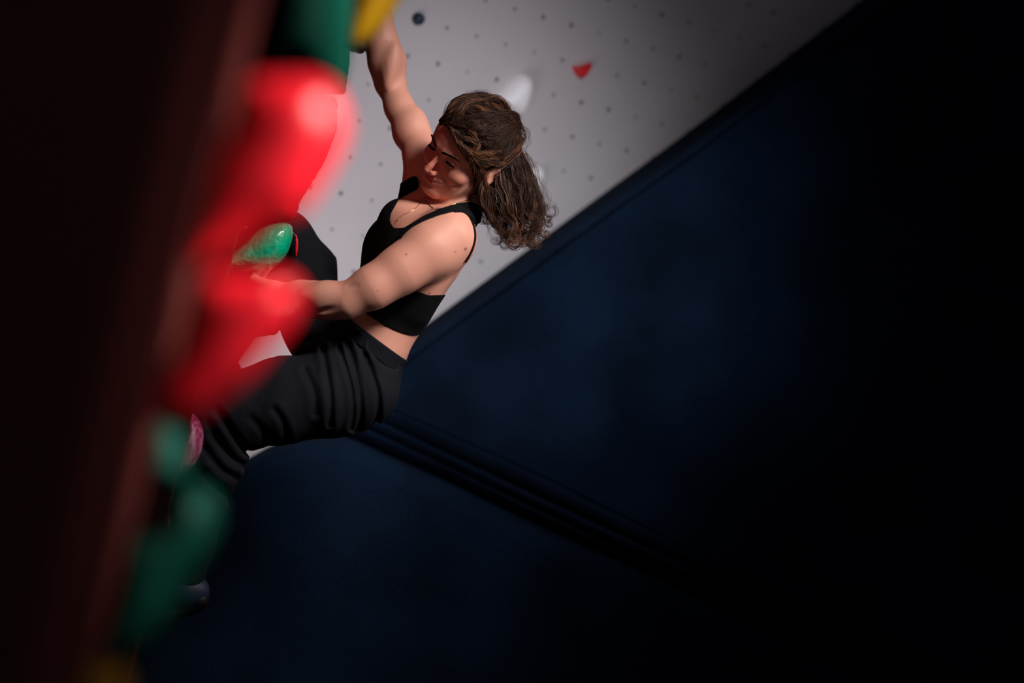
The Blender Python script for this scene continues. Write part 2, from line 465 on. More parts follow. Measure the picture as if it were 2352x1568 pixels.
tag(h, 'wide dark green blurred hold at the lower left, in front of the shin', 'climbing hold')
h = dome('climbing_hold', left_ext([(None, 1550), (262, 1535), (288, 1548), (280, 1620), (None, 1650)], 2.0), 2.0, m_yellow, .03)
tag(h, 'dim yellow hold cut by the bottom edge of the picture', 'climbing hold')

# holds in the climber's plane
def left5(poly, off=0): return left_ext(poly, D0-off, 5)
h = dome('climbing_hold', left5([(None, 90), (720, 95), (803, 112), (801, 150), (793, 212), (788, 217), (765, 216), (None, 215)], -.1), D0+.1, m_dgreen, .05, smooth=False, bl=1.2)
tag(h, 'dark green block hold with a sharp vertical edge below the yellow hold', 'climbing hold')
h = dome('climbing_hold', left5([(None, 0), (700, -90), (790, -118), (822, -108), (836, -50), (850, 20), (849, 80), (842, 116), (832, 124), (800, 116), (740, 100), (None, 95)], -.2), D0+.2, m_navyhold, .06, smooth=False, bl=1.5)
tag(h, 'navy hold gripped by the raised hand under the yellow hold', 'climbing hold')
h = dome('climbing_hold', left5([(None, 225), (700, 216), (768, 222), (775, 232), (772, 300), (745, 370), (715, 420), (685, 468), (683, 490), (670, 505), (600, 520), (None, 520)], -.02), D0+.02, m_red, .09, smooth=False, bl=1.5)
tag(h, 'red hold with a crisp right edge behind the largest blurred red hold', 'climbing hold')
h = dome('climbing_hold', left5([(None, 625), (515, 602), (560, 560), (600, 524), (640, 512), (668, 517), (671, 545), (657, 585), (630, 612), (590, 621), (540, 624)], .05), D0-.05, m_greengloss, .055, bl=1.2)
tag(h, 'glossy green hold pinched by the lower hand between the two blurred red holds', 'climbing hold')
hb = dome('climbing_hold', left5([(None, 530), (640, 520), (672, 532), (684, 552), (684, 578), (676, 598), (664, 612), (630, 622), (None, 620)], -.06), D0+.06, m_blackgloss, .045, bl=1.0)
tag(hb, 'glossy black hold with a red stripe behind the glossy green hold', 'climbing hold')
dome('stripe', [(680, 537), (684, 552), (684.5, 572), (680, 590), (678, 574), (679, 555)], D0+.012, m_redgloss, .006, bl=.7, parent=hb)['label'] = 'red stripe'
h = dome('climbing_hold', left5([(None, 962), (435, 945), (455, 963), (466, 992), (464, 1028), (452, 1058), (435, 1076), (None, 1080)], .3), D0-.3, m_pink, .05, bl=1.0)
tag(h, 'pink and white marbled hold in front of the knee', 'climbing hold')

h = dome('climbing_hold', left5([(None, 690), (560, 676), (640, 690), (656, 712), (650, 745), (634, 768), (600, 771), (None, 800)], -.12), D0+.12, m_red, .05, smooth=False, bl=1.5)
tag(h, 'red hold behind the lower wrist, mostly hidden by the lower blurred red hold', 'climbing hold')

# small holds on the grey wall
def wall_dome(poly, mt, Hn, label, name='climbing_hold', bl=1.2, sm=True):
    pl = catmull(poly, 5) if sm else np.array(poly, float)
    pts = np.array([wall_hit(x, y) for x, y in pl]); c = pts.mean(0)
    U = WU/np.linalg.norm(WU); V = WV/np.linalg.norm(WV)
    xy = np.stack([(pts-c)@U, (pts-c)@V], 1)
    lo, hi = xy.min(0), xy.max(0); hh = (hi-lo).max()/60; lo = lo-4*hh; hi = hi+4*hh
    xs = np.arange(lo[0], hi[0], hh); ys = np.arange(lo[1], hi[1], hh)
    X, Y = np.meshgrid(xs, ys, indexing='ij'); D2 = blur2(poly_sdf(X, Y, xy), bl)
    t = np.clip(-D2/(-D2.min()), 0, 1); H = Hn*(1-(1-t)**2)**.5
    zs = np.arange(-.01, Hn+5*hh, hh); Z = zs[None, None]
    f = np.where(D2[:, :, None] < 0, np.maximum(Z-H[:, :, None], -Z-.004), np.maximum(D2[:, :, None], 1e-4)+np.abs(Z)*.2)
    v, fc = surface_nets(f.astype(np.float32), np.array([lo[0], lo[1], zs[0]]), hh)
    vv = c + v[:, :1]*U + v[:, 1:2]*V + v[:, 2:3]*WN
    o = mesh(name, vv, fc[:, ::-1] if np.dot(np.cross(U, V), WN) < 0 else fc, mt)
    return tag(o, label, 'climbing hold')
wall_dome([(1196, 169), (1213, 178), (1218, 200), (1212, 232), (1200, 258), (1188, 267), (1165, 262), (1120, 245), (1118, 240), (1150, 205), (1175, 178)], m_white, .05, 'long white tapered hold on the grey wall above the climber\'s hair')
wall_dome([(1240, 385), (1245, 402), (1242, 425), (1232, 442), (1215, 430), (1212, 400), (1222, 384)], m_white, .03, 'small white hold half hidden behind the curly ponytail')
wall_dome([(1315, 151), (1328, 152), (1341, 148), (1354, 143), (1351, 156), (1342, 172), (1333, 179), (1322, 171), (1316, 160)], m_red, .03, 'small red wedge hold on the upper grey wall', sm=True, bl=.8)
wall_dome([(960+14*math.cos(a), 43+15*math.sin(a)) for a in np.arange(0, 6.28, .6)], m_navyhold, .02, 'round dark blue hold on the grey wall beside the raised forearm')

# ================================================================ the climber
T = np.array([.43, .90, 0.0]); T /= np.linalg.norm(T)
Lt = np.array([.38, -.18, .90]); Lt -= Lt.dot(T)*T; Lt /= np.linalg.norm(Lt)
Ft = np.cross(Lt, T)
if Ft[0] > 0: Ft = -Ft
HP = B(850, 880, 0)
Nn = np.array([.9, -.43, 0]); Nn /= np.linalg.norm(Nn)

SEC = np.array([  # t, s, lateral half width, front-back half depth
    (-.130, -.050, .110, .065), (-.060, -.055, .120, .070), (.020, -.050, .128, .078), (.078, -.042, .132, .088),
    (.120, -.038, .122, .082), (.155, -.033, .121, .081), (.200, -.034, .127, .086), (.240, -.036, .133, .091),
    (.324, -.031, .144, .102), (.375, -.027, .140, .094), (.405, -.022, .118, .076), (.425, -.014, .085, .056), (.445, -.004, .05, .045)])

def torso(g, grow=0.0, k=.02, secs=SEC, tmin=-.05, tmax=.44):
    m = .22
    pts = [HP + T*t + Nn*s for t, s in secs[:, :2]]
    lo = np.min(pts, 0) - m; hi = np.max(pts, 0) + m
    sl, X, Y, Z = g.block(lo, hi)
    px, py, pz = X-HP[0], Y-HP[1], Z-HP[2]
    t = px*T[0]+py*T[1]+pz*T[2]
    tc = np.clip(t, tmin, tmax)
    sm = lambda col: np.interp(tc, FT, FV[col])
    FT = np.linspace(secs[0, 0], secs[-1, 0], 200)
    FV = {}
    for c in (1, 2, 3):
        y = np.interp(FT, secs[:, 0], secs[:, c]); kk = np.ones(17)/17
        FV[c] = np.convolve(np.pad(y, 8, mode='edge'), kk, 'valid')
    s0, a, b = sm(1), sm(2)+grow, sm(3)+grow
    q = [px - Nn[0]*s0 - T[0]*tc, py - Nn[1]*s0 - T[1]*tc, pz - Nn[2]*s0 - T[2]*tc]
    u = q[0]*Lt[0]+q[1]*Lt[1]+q[2]*Lt[2]; v = q[0]*Ft[0]+q[1]*Ft[1]+q[2]*Ft[2]; wv = t - tc
    k0 = np.sqrt((u/a)**2+(v/b)**2+(wv/.05)**2); k1 = np.sqrt((u/a**2)**2+(v/b**2)**2+(wv/.0025)**2)+1e-9
    g.comb(sl, (k0*(k0-1)/k1).astype(np.float32), k, 'add')

def tp(t, s, z=0.0):          # torso coordinates -> camera frame
    return HP + T*t + Nn*s + np.array([0, 0, z])

# head frame
E0 = B(1018, 357, .115)
HL = np.array([.63, -.62, .46]); HU = np.array([.342, .759, .554])
HL /= np.linalg.norm(HL); HU -= HU.dot(HL)*HL; HU /= np.linalg.norm(HU); HF = np.cross(HL, HU)
HS = 1.03
def hd(l, u, f): return E0 + HS*(HL*l + HU*u + HF*f)
AX = [HL, HU, HF]
def he(g, c, r, k=.012, op='add', axes=None): g.ell(hd(*c), np.array(r)*HS, axes or AX, k*HS, op)
def hc(g, a, b, ra, rb, k=.01, op='add'): g.cone(hd(*a), hd(*b), ra*HS, rb*HS, k*HS, op)

def head(g):
    he(g, (0, .028, -.082), (.073, .084, .094), .01)
    he(g, (0, .030, -.050), (.060, .058, .058), .03)          # forehead
    he(g, (0, -.035, -.048), (.058, .070, .056), .02)
    for s in (-1, 1):
        hc(g, (s*.053, -.048, -.080), (s*.015, -.091, -.006), .014, .014, .018)
        he(g, (s*.040, -.028, -.018), (.022, .020, .020), .02)
    he(g, (0, -.062, -.040), (.046, .034, .044), .02)
    he(g, (0, -.088, .001), (.017, .013, .014), .014)
    he(g, (0, -.058, -.010), (.028, .026, .021), .014)
    for s in (-1, 1):
        he(g, (s*.031, .004, .016), (.017, .0115, .0135), .014, 'sub')
    for s in (-1, 1):
        hc(g, (s*.010, .0195, .011), (s*.040, .018, -.003), .007, .006, .012)
    hc(g, (0, .006, .008), (0, -.024, .0285), .0060, .0062, .009)
    hc(g, (0, -.024, .0285), (0, -.033, .0345), .0062, .0066, .006)
    hc(g, (0, -.033, .033), (0, -.041, .020), .005, .004, .005)
    for s in (-1, 1):
        he(g, (s*.0110, -.0375, .020), (.0062, .0060, .010), .005)
        hc(g, (s*.006, -.0435, .026), (s*.007, -.0405, .020), .003, .003, .003, 'sub')
        hc(g, (s*.0185, -.034, .014), (s*.038, -.050, .002), .0030, .0040, .009, 'sub')
    # eyelids with a narrow opening
    for s in (-1, 1):
        g.ell(hd(s*.030, .005, -.003), np.array((.0145, .0135, .0142))*HS, AX, .004)
        he(g, (s*.030, .0015, .012), (.0108, .0026, .010), .002, 'sub')
        hc(g, (s*.018, .0115, .010), (s*.041, .011, .0045), .001, .001, .004, 'sub')
    # lips, pressed together and pulled up at her left corner
    up = [(-.022, -.058, .006), (-.010, -.0555, .0130), (0, -.055, .0155), (.013, -.0545, .0130), (.038, -.0500, -.003)]
    lo_ = [(-.019, -.062, .006), (-.008, -.0650, .0120), (0, -.0655, .0135), (.012, -.0645, .0120), (.034, -.0555, -.001)]
    g.chain([hd(*p) for p in up], [.002, .0030, .0032, .0030, .002], .004)
    g.chain([hd(*p) for p in lo_], [.002, .0036, .0040, .0036, .002], .004)
    mid = [(-.024, -.0600, .008), (-.010, -.0605, .0178), (0, -.0605, .0200), (.013, -.0595, .0175), (.028, -.0560, .009), (.043, -.0505, .000)]
    g.chain([hd(*p) for p in mid], [.0030]*6, .0022, 'sub')
    he(g, (.044, -.052, -.001), (.004, .009, .005), .006, 'sub')
    he(g, (.056, -.052, -.016), (.006, .006, .006), .010, 'sub')
    he(g, (0, -.075, .018), (.014, .004, .005), .008, 'sub')
    # ears
    for s in (-1, 1):
        ea = [HL*1.0, HU*.90-HF*.42, HF*.90+HU*.42]
        c = (s*.080, -.011, -.088)
        he(g, (s*.070, -.016, -.080), (.010, .022, .010), .008)
        he(g, c, (.009, .025, .0165), .004, 'add', ea)
        he(g, (s*.088, -.009, -.086), (.006, .018, .010), .004, 'sub', ea)
        hc(g, (s*.078, -.034, -.082), (s*.077, -.037, -.081), .006, .006, .006)

def hand(g, wrist, d, n, curls, spread=.0, thumb=.6, side=1, size=1.0, tdir=None):
    """wrist point, direction of the palm, palm normal (the fingers bend towards it)"""
    d = np.array(d, float); d /= np.linalg.norm(d); n = np.array(n, float); n -= n.dot(d)*d; n /= np.linalg.norm(n)
    a = np.cross(d, n)*side           # across the palm, towards the thumb
    z = size
    g.cone(wrist, wrist+d*.03*z, .024*z, .025*z, .012)
    for q in (-.026, -.009, .009, .026):
        g.cone(wrist+d*.025*z+a*q*.8*z, wrist+d*.082*z+a*q*z, .0135*z, .0115*z, .012)
    lens = [(.040, .025, .020), (.045, .028, .021), (.042, .026, .021), (.032, .020, .018)]
    for i, (q, ln) in enumerate(zip((.027, .009, -.009, -.026), lens)):
        p = wrist+d*(.084-.004*abs(i-1))*z+a*q*z
        ang = 0; r = (.0095, .0098, .0093, .0082)[i]*z
        for j, L in enumerate(ln):
            ang += curls[i]*(.8, 1.1, .7)[j]
            dd = d*math.cos(ang)+n*math.sin(ang)+a*spread*(1.5-i)*.15
            dd /= np.linalg.norm(dd)
            q2 = p+dd*L*z
            g.cone(p, q2, r, r*.9, .004); p = q2; r *= .9
    p = wrist+d*.022*z+a*.022*z
    td = a*.75+d*.6+n*.35*thumb; td /= np.linalg.norm(td)
    q2 = p+td*.042*z; g.cone(p, q2, .015*z, .0115*z, .010)
    td2 = a*.25+d*.8+n*.75*thumb; td2 /= np.linalg.norm(td2)
    q3 = q2+td2*.033*z; g.cone(q2, q3, .0112*z, .0102*z, .004)
    td3 = -a*.05+d*.75+n*.9*thumb; td3 /= np.linalg.norm(td3)
    g.cone(q3, q3+td3*.026*z, .0102*z, .0085*z, .003)

def shoulders(g, r=0.0):
    g.chain([B(1016, 538, .080), B(1026, 546, .120)], [.055+r, .054+r], .035)
    g.chain([B(1026, 546, .130), B(985, 572, .155)], [.056+r, .055+r], .03)
    g.ell(B(1018, 536, .146), (.052+r, .043+r, .042+r), [(.6, .8, 0), (-.8, .6, 0), (0, 0, 1)], .03)             # deltoid
    g.chain([B(990, 405, -.10), B(974, 358, -.13)], [.048+r, .044+r], .03)

def arms(g):
    shoulders(g)
    # left (near) arm
    sh = B(1030, 548, .135); el = B(797, 690, .20); wr = B(655, 677, .085)
    g.chain([B(1026, 546, .130), B(985, 572, .155), B(920, 618, .185), B(855, 660, .200), el], [.056, .055, .0475, .0435, .0345], .03)
    g.ell(B(935, 598, .190), (.075, .026, .030), [(-.84, -.54, 0), (-.54, .84, 0), (0, 0, 1)], .03)       # biceps
    g.ell(B(930, 632, .180), (.080, .028, .032), [(-.84, -.54, 0), (-.54, .84, 0), (0, 0, 1)], .03)       # triceps
    g.cone(B(790, 711, .195), B(797, 700, .200), .012, .016, .02)                                           # elbow point
    g.chain([el, B(752, 690, .185), B(715, 687, .150), B(688, 680, .120), wr], [.034, .0385, .0365, .031, .026], .025)
    g.ell(B(752, 678, .195), (.06, .022, .03), [(1, .03, 0), (-.03, 1, 0), (0, 0, 1)], .02)
    g.cone(B(818, 655, .247), B(798, 654, .238), 0.003, .004, .008, 'sub')                                    # elbow crease
    g.cone(B(715, 714, .198), B(772, 710, .242), .002, .003, .012, 'sub')                                    # forearm muscle line
    hand(g, wr, B(575, 648, .02)-wr, (.1, .85, -.5), (.75, .8, .8, .8), side=1, thumb=.5)
    # right (raised) arm
    el2 = B(896, 188, -.22)
    g.chain([B(974, 358, -.13), B(945, 302, -.165), B(918, 248, -.19), el2], [.044, .0375, .0315, .033], .025)
    g.ell(B(943, 292, -.165), (.045, .029, .032), [(.4, .9, 0), (.9, -.4, 0), (0, 0, 1)], .025)
    g.chain([el2, B(889, 142, -.215), B(876, 95, -.21), B(871, 50, -.205), B(862, -12, -.20)], [.036, .0425, .037, .030, .026], .02)
    g.ell(B(898, 150, -.178), (.055, .018, .020), [(.2, .95, 0), (.95, -.2, 0), (0, 0, 1)], .018)
    g.cone(B(880, 175, -.150), B(868, 100, -.150), .004, .004, .014, 'sub')
    hand(g, B(862, -12, -.20), (-.15, 1, 0), (-1, -.2, 0), (.85, .9, .85, .8), side=1, thumb=.8)

def neck(g):
    g.chain([hd(0, -.030, -.108), B(1068, 440, -.022), B(1052, 492, -.020)], [.043, .041, .048], .02)
    # sternomastoid
    g.cone(hd(.050, -.045, -.095), B(1012, 494, .040), .011, .009, .014)
    # trapezius / shoulder yoke
    g.cone(B(1060, 490, .00), B(1044, 530, .085), .034, .038, .03)
    g.cone(B(1035, 480, -.03), B(985, 400, -.10), .042, .042, .035)
    # collar bones
    g.cone(B(1000, 500, .075), B(1040, 500, .125), .010, .010, .012)
    # chest and back muscle
    g.cone(tp(.37, -.095, .03), B(1000, 545, .10), .045, .035, .04)
    g.cone(tp(.35, -.060, -.06), B(978, 398, -.11), .042, .032, .03)
    g.ell(B(1028, 572, .07), (.078, .030, .05), [T, Nn, (0, 0, 1)], .03)                                      # shoulder blade
    g.cone(B(1018, 594, .125), B(955, 712, .095), .040, .026, .035)
    g.cone(B(1070, 585, .155), B(985, 660, .165), .003, .003, .012, 'sub')                                             # latissimus
    g.cone(B(968, 400, -.10), B(915, 560, -.10), .035, .02, .03)

def breasts(g, r=0.0):
    for s in (-1, 1):
        c = tp(.305, -.031)+Lt*s*.062+Ft*.058
        g.ell(c, (.052+r, .056+r, .040+r), [Lt, T, Ft], .03)

HB = .0024
bl_, bh_ = B(520, 1060, 0), B(1175, -190, 0)
g = Grid((B(505, 0)[0], B(0, 1030)[1], -D0-.32), (B(1165, 0)[0], B(0, -175)[1], -D0+.34), HB)
torso(g, k=.02); breasts(g)
neck(g); arms(g); head(g)
# spine / waist hollows
g.cone(tp(.11, .07, .03), tp(.30, .10, -.02), .006, .006, .03, 'sub')
g.cone(tp(.15, -.04, .155), tp(.09, -.06, .165), .012, .012, .04, 'sub')
v, f = g.mesh()
del g
# skin tints carried by the skin itself (lips, flush)
u = (v - E0) / HS
hl, hu, hf = u @ HL, u @ HU, u @ HF
def blob(c, r): return np.exp(-(((hl-c[0])/r[0])**2+((hu-c[1])/r[1])**2+((hf-c[2])/r[2])**2))
lips = np.clip(blob((-.006, -.056, .015), (.014, .004, .012))+blob((.014, -.054, .010), (.015, .004, .012))+blob((.003, -.0645, .013), (.019, .0045, .012)), 0, 1)
flush = np.clip(blob((0, -.03, .02), (.02, .03, .03))+.9*blob((.045, -.035, -.01), (.03, .025, .04))+.9*blob((-.045, -.035, -.01), (.03, .025, .04))
                + .8*blob((0, -.095, 0), (.04, .02, .04))+.8*blob((0, .045, 0), (.06, .04, .05)), 0, 1)
inface = ((hf > -.07) & (hu < .1) & (hu > -.12)).astype(float)
dark = np.zeros(len(v))
for (mx, my, mz, r) in [(1069, 572, 0, 3.2), (1046, 578, 0, 1.6), (985, 674, 0, 2.6), (1022, 634, 0, 1.6), (866, 668, 0, 1.4), (933, 584, 0, 2.2), (887, 96, 0, 1.4)]:
    dd = np.hypot(v[:, 0]/-v[:, 2]*FPX+1176-mx, 784-v[:, 1]/-v[:, 2]*FPX-my)
    dark = np.maximum(dark, np.exp(-(dd/r)**2)*(v[:, 2] > -D0+.02 if mx > 900 else 1))

m_skin = mat('skin', (.64, .30, .225), .5, .35, sss=.12, bump=.05, bscale=400)
nt = m_skin.node_tree; bs = nt.nodes['Principled BSDF']
def mixcol(prev, attr, col, fac=1.0):
    a = nt.nodes.new('ShaderNodeAttribute'); a.attribute_name = attr
    mm = nt.nodes.new('ShaderNodeMath'); mm.operation = 'MULTIPLY'; mm.inputs[1].default_value = fac
    nt.links.new(a.outputs['Fac'], mm.inputs[0])
    mx = nt.nodes.new('ShaderNodeMix'); mx.data_type = 'RGBA'
    nt.links.new(mm.outputs[0], mx.inputs['Factor'])
    if prev is None: mx.inputs[6].default_value = (.64, .30, .225, 1)
    else: nt.links.new(prev, mx.inputs[6])
    mx.inputs[7].default_value = (*col, 1); return mx.outputs[2]
c = mixcol(None, 'flush', (.60, .17, .125), .9)
c = mixcol(c, 'lips', (.46, .09, .09), .9)
c = mixcol(c, 'mole', (.08, .03, .02), .9)
nt.links.new(c, bs.inputs['Base Color'])
person = mesh('person', v, f, m_skin, attr={'lips': lips*inface, 'flush': flush*inface, 'mole': dark})
tag(person, 'woman in black tank top and dark trousers climbing, one arm raised to a hold', 'person')

def child(name, v, f, m, label=None, **k):
    o = mesh(name, v, f, m, parent=person, **k)
    if label: o['label'] = label
    return o

# eyes
m_eye = mat('eye', (.05, .035, .033), .1, .5)
nt = m_eye.node_tree
def ball(c, r, axes, scale=(1, 1, 1), n=20):
    vs, fs = [], []
    for i in range(n+1):
        th = math.pi*i/n
        for j in range(n*2):
            ph = math.pi*j/n
            p = np.array([math.sin(th)*math.cos(ph)*scale[0], math.cos(th)*scale[1], math.sin(th)*math.sin(ph)*scale[2]])*r
            vs.append(c + p[0]*axes[0]+p[1]*axes[1]+p[2]*axes[2])
    for i in range(n):
        for j in range(n*2):
            a = i*2*n+j; b = i*2*n+(j+1) % (2*n); fs.append((a, b, b+2*n, a+2*n))
    return np.array(vs), fs
m_iris = mat('iris', (.035, .02, .015), .08, .6)
for s in (-1, 1):
    vs, fs = ball(hd(s*.030, .005, -.004), .0125*HS, AX)
    eo = child('eye', vs, fs, m_eye)
    vs, fs = ball(hd(s*.030-.0005, .0015, .0050), .0085*HS, AX, (1, 1, .52), 12)
    io = mesh('iris', tw(vs)-np.array(person.location), fs, m_iris, world=True, parent=None)
    io.location = (0, 0, 0); io.parent = eo
    # mesh() centred it; put the vertices back
    ctr = (tw(vs)-np.array(person.location)).mean(0)
    for vv in io.data.vertices: vv.co += Vector(ctr)

def tubes(curves, radii, sides=3):
    """curves (N,K,3); radii (N,K) -> one mesh"""
    C = np.asarray(curves, float); N, K, _ = C.shape
    t = np.gradient(C, axis=1); t /= np.linalg.norm(t, axis=2, keepdims=True)+1e-12
    ref = np.array([.31, .23, .92]); a = np.cross(t, ref); a /= np.linalg.norm(a, axis=2, keepdims=True)+1e-9
    b = np.cross(t, a)
    ang = np.arange(sides)*2*np.pi/sides
    V = C[:, :, None]+radii[:, :, None, None]*(a[:, :, None]*np.cos(ang)[None, None, :, None]+b[:, :, None]*np.sin(ang)[None, None, :, None])
    idx = np.arange(N*K*sides).reshape(N, K, sides)
    q = np.stack([idx[:, :-1], np.roll(idx, -1, 2)[:, :-1], np.roll(idx, -1, 2)[:, 1:], idx[:, 1:]], -1).reshape(-1, 4)
    return V.reshape(-1, 3), q

rng = np.random.RandomState(11)
m_brow = mat('brow_hair', (.008, .004, .003), .95, .03)
for s in (-1, 1):
    cs, rs = [], []
    for i in range(90):
        q = rng.rand(); q2 = rng.rand()-.5
        l = s*(.009+.038*q); uu = .0185+.0065*math.sin(q*2.2)-.003*q+q2*.0055*(1.1-q*.7)
        f0 = .0220-.0165*q**1.8-.003*q
        p0 = np.array([l, uu, f0]); dr = np.array([s*.8, .35-.6*q, -.25])*.008
        cs.append([hd(*(p0+dr*k)) for k in (0, .5, 1)]); rs.append([.0006, .0006, .0003])
    vs, fs = tubes(np.array(cs), np.array(rs)); child('eyebrow', vs, fs, m_brow)
    # lashes along the upper lid
    cs, rs = [], []
    for i in range(46):
        q = i/45; l = s*(.0195+.022*q); a = (l-s*.030)/.0125
        c0 = np.array([l, .0042-.0030*abs(a)**2, -.003+.0150*math.sqrt(max(.05, 1-a*a*.9))])
        dr = np.array([s*(.2+.6*(q-.3)), -.62, .55])*.0046
        cs.append([hd(*(c0+dr*k)) for k in (0, .5, 1)]); rs.append([.0009, .0008, .0004])
    vs, fs = tubes(np.array(cs), np.array(rs)); child('eyelashes', vs, fs, m_brow)

# ---------------------------------------------------------------- tank top
m_cloth = mat('black_jersey', (.0035, .0035, .0045), .9, .12, bump=.15, bscale=500)
TOP = np.array([(600, 700), (740, 560), (830, 460), (895, 440), (922, 419), (942, 407), (957, 403), (963, 418), (960, 434), (917, 456), (898, 490), (895, 507), (904, 524), (927, 523),
       (975, 494), (1007, 480), (1050, 467), (1074, 463), (1090, 466), (1110, 476), (1112, 512), (1090, 514), (1084, 499), (1066, 484), (1048, 484),
       (1010, 493), (978, 505), (948, 520), (927, 538), (917, 560), (922, 600), (940, 640), (958, 669), (985, 678), (1020, 677), (1100, 660), (1100, 900), (600, 900)], float)
g = Grid((B(760, 0)[0], B(0, 800)[1], -D0-.24), (B(1120, 0)[0], B(0, 385)[1], -D0+.26), .0019)
torso(g, k=.02); breasts(g); neck(g)
gdt = g.d.copy(); g.d[:] = .2
torso(g, k=.02); breasts(g); neck(g); arms(g); head(g)
g.d -= .0035
X, Y, Z = g.ax[0][:, None, None], g.ax[1][None, :, None], g.ax[2][None, None, :]
Xc, Yc = X/-Z*FPX+1176, 784-Y/-Z*FPX
wq = np.clip((Yc-545)/6, 0, 1); g.d = g.d*(1-wq)+(gdt-.0035)*wq; del gdt, wq
XX, YY = np.meshgrid(np.arange(740, 1140, 1.5), np.arange(370, 820, 1.5), indexing='ij')
PS = blur2(poly_sdf(XX, YY, TOP), 2.2)/1000
xi = np.clip((Xc-740)/1.5, 0, PS.shape[0]-1.001); yi = np.clip((Yc-370)/1.5, 0, PS.shape[1]-1.001)
x0 = xi.astype(int); y0 = yi.astype(int); fx = xi-x0; fy = yi-y0
msk = PS[x0, y0]*(1-fx)*(1-fy)+PS[x0+1, y0]*fx*(1-fy)+PS[x0, y0+1]*(1-fx)*fy+PS[x0+1, y0+1]*fx*fy
tt = (X-HP[0])*T[0]+(Y-HP[1])*T[1]+(Z-HP[2])*T[2]
hem = .163-.027*np.clip((Z+D0)/.12, -1, 1)
g.d = np.maximum(np.maximum(g.d, msk), hem-tt).astype(np.float32)
v, f = g.mesh(); del g, msk, Xc, Yc, xi, yi, x0, y0, fx, fy, tt
top_o = child('tank_top', v, f, m_cloth, 'black tank top with crossed back straps')
def reparent_sub(o, par):
    ctr = Vector(o.location)
    o.data.transform(Matrix.Translation(ctr)); o.location = (0, 0, 0); o.parent = par

# ---------------------------------------------------------------- trousers
m_trouser = mat('charcoal_trousers', (.009, .010, .0155), .85, .15, bump=.15, bscale=220, var=.35, vscale=14)
PSEC = np.array([(-.130, -.078, .130, .078), (-.060, -.074, .148, .092), (.020, -.064, .146, .095), (.070, -.050, .135, .089), (.12, -.040, .130, .090)])
g = Grid((B(380, 0)[0], B(0, 1400)[1], -D0-.42), (B(950, 0)[0], B(0, 470)[1], -D0+.34), .0032)
torso(g, grow=.004, k=.03, secs=PSEC, tmin=-.085, tmax=.12)
# near leg
g.chain([B(826, 893, .075), B(745, 907, .11), B(640, 922, .135), B(552, 942, .15), B(482, 985, .15)], [.090, .092, .090, .084, .072], .03)
g.ell(B(848, 884, .03), (.062, .085, .08), [Nn, T, (0, 0, 1)], .03)
g.chain([B(482, 985, .15), B(480, 1050, .14), B(458, 1150, .12), B(440, 1240, .09), B(430, 1318, .06)], [.072, .074, .060, .048, .042], .03)
# far leg, knee raised
g.chain([B(800, 840, -.06), B(756, 742, -.13), B(690, 645, -.20), B(640, 560, -.24)], [.098, .106, .094, .086], .03)
g.chain([B(640, 570, -.24), B(590, 640, -.26), B(530, 760, -.26), B(505, 820, -.26)], [.082, .062, .05, .045], .03)
# folds: image-side lines pressed into the near surface
FOLD = [([(838, 815), (855, 860), (868, 905), (868, 950), (858, 985)], 5, .007), ([(800, 790), (815, 850), (825, 900), (828, 950), (818, 990)], 5, .006),
        ([(780, 800), (805, 880), (812, 940), (806, 985)], 4, .006), ([(838, 815), (820, 780), (800, 750), (782, 735)], 5, .005),
        ([(742, 800), (752, 860), (760, 920), (758, 975)], 5, .006), ([(700, 850), (722, 900), (726, 950)], 6, .004),
        ([(566, 1036), (545, 1010), (520, 975), (500, 945)], 7, .006), ([(556, 1068), (530, 1050), (500, 1010), (482, 975)], 7, .006),
        ([(615, 1015), (600, 985), (575, 960)], 7, .004), ([(660, 1010), (650, 970), (630, 940)], 6, .005), ([(540, 1095), (505, 1075), (470, 1030)], 7, .005),
        ([(530, 1150), (500, 1120), (470, 1090)], 7, .006), ([(700, 560), (740, 620), (770, 690)], 6, .004), ([(905, 845), (880, 830), (850, 800)], 5, .004),
        ([(650, 800), (690, 790), (740, 770), (770, 750)], 6, .006), ([(830, 740), (870, 775), (905, 812)], 4, .003)]
X, Y, Z = g.ax[0][:, None, None], g.ax[1][None, :, None], g.ax[2][None, None, :]
XX, YY = np.meshgrid(np.arange(360, 980, 2.0), np.arange(450, 1420, 2.0), indexing='ij')
H2 = np.zeros(XX.shape)
for ln, wd, am in FOLD:
    wd = wd*1.15
    ln = catmull(ln, 6, closed=False); dm = np.full(XX.shape, 1e9)
    sq = np.linspace(0, 1, len(ln))
    for i in range(len(ln)-1):
        a, b = ln[i], ln[i+1]; e = b-a; q = np.clip(((XX-a[0])*e[0]+(YY-a[1])*e[1])/(e@e), 0, 1)
        dm = np.minimum(dm, np.hypot(XX-a[0]-q*e[0], YY-a[1]-q*e[1]))
    H2 += am*np.exp(-(dm/wd)**2) - .45*am*np.exp(-((dm-2.4*wd)/(1.3*wd))**2)
xq = np.clip(((X/-Z*FPX+1176)-360)/2, 0, H2.shape[0]-1.01); yq = np.clip(((784-Y/-Z*FPX)-450)/2, 0, H2.shape[1]-1.01)
xi = xq.astype(int); yi = yq.astype(int); fx = xq-xi; fy = yq-yi
H3 = H2[xi, yi]*(1-fx)*(1-fy)+H2[xi+1, yi]*fx*(1-fy)+H2[xi, yi+1]*(1-fx)*fy+H2[xi+1, yi+1]*fx*fy; del xq, yq, fx, fy
g.d = (g.d + H3*np.clip((Z+D0+.05)/.05, .0, 1)
       + .0025*np.sin(28*X+19*Y+9*Z)*np.sin(24*Y-17*Z+2*np.sin(15*X))).astype(np.float32)
tt = (X-HP[0])*T[0]+(Y-HP[1])*T[1]+(Z-HP[2])*T[2]
ss = (X-HP[0])*Nn[0]+(Y-HP[1])*Nn[1]
cut = .080+(.051-ss)*.200
near_leg_only = cut
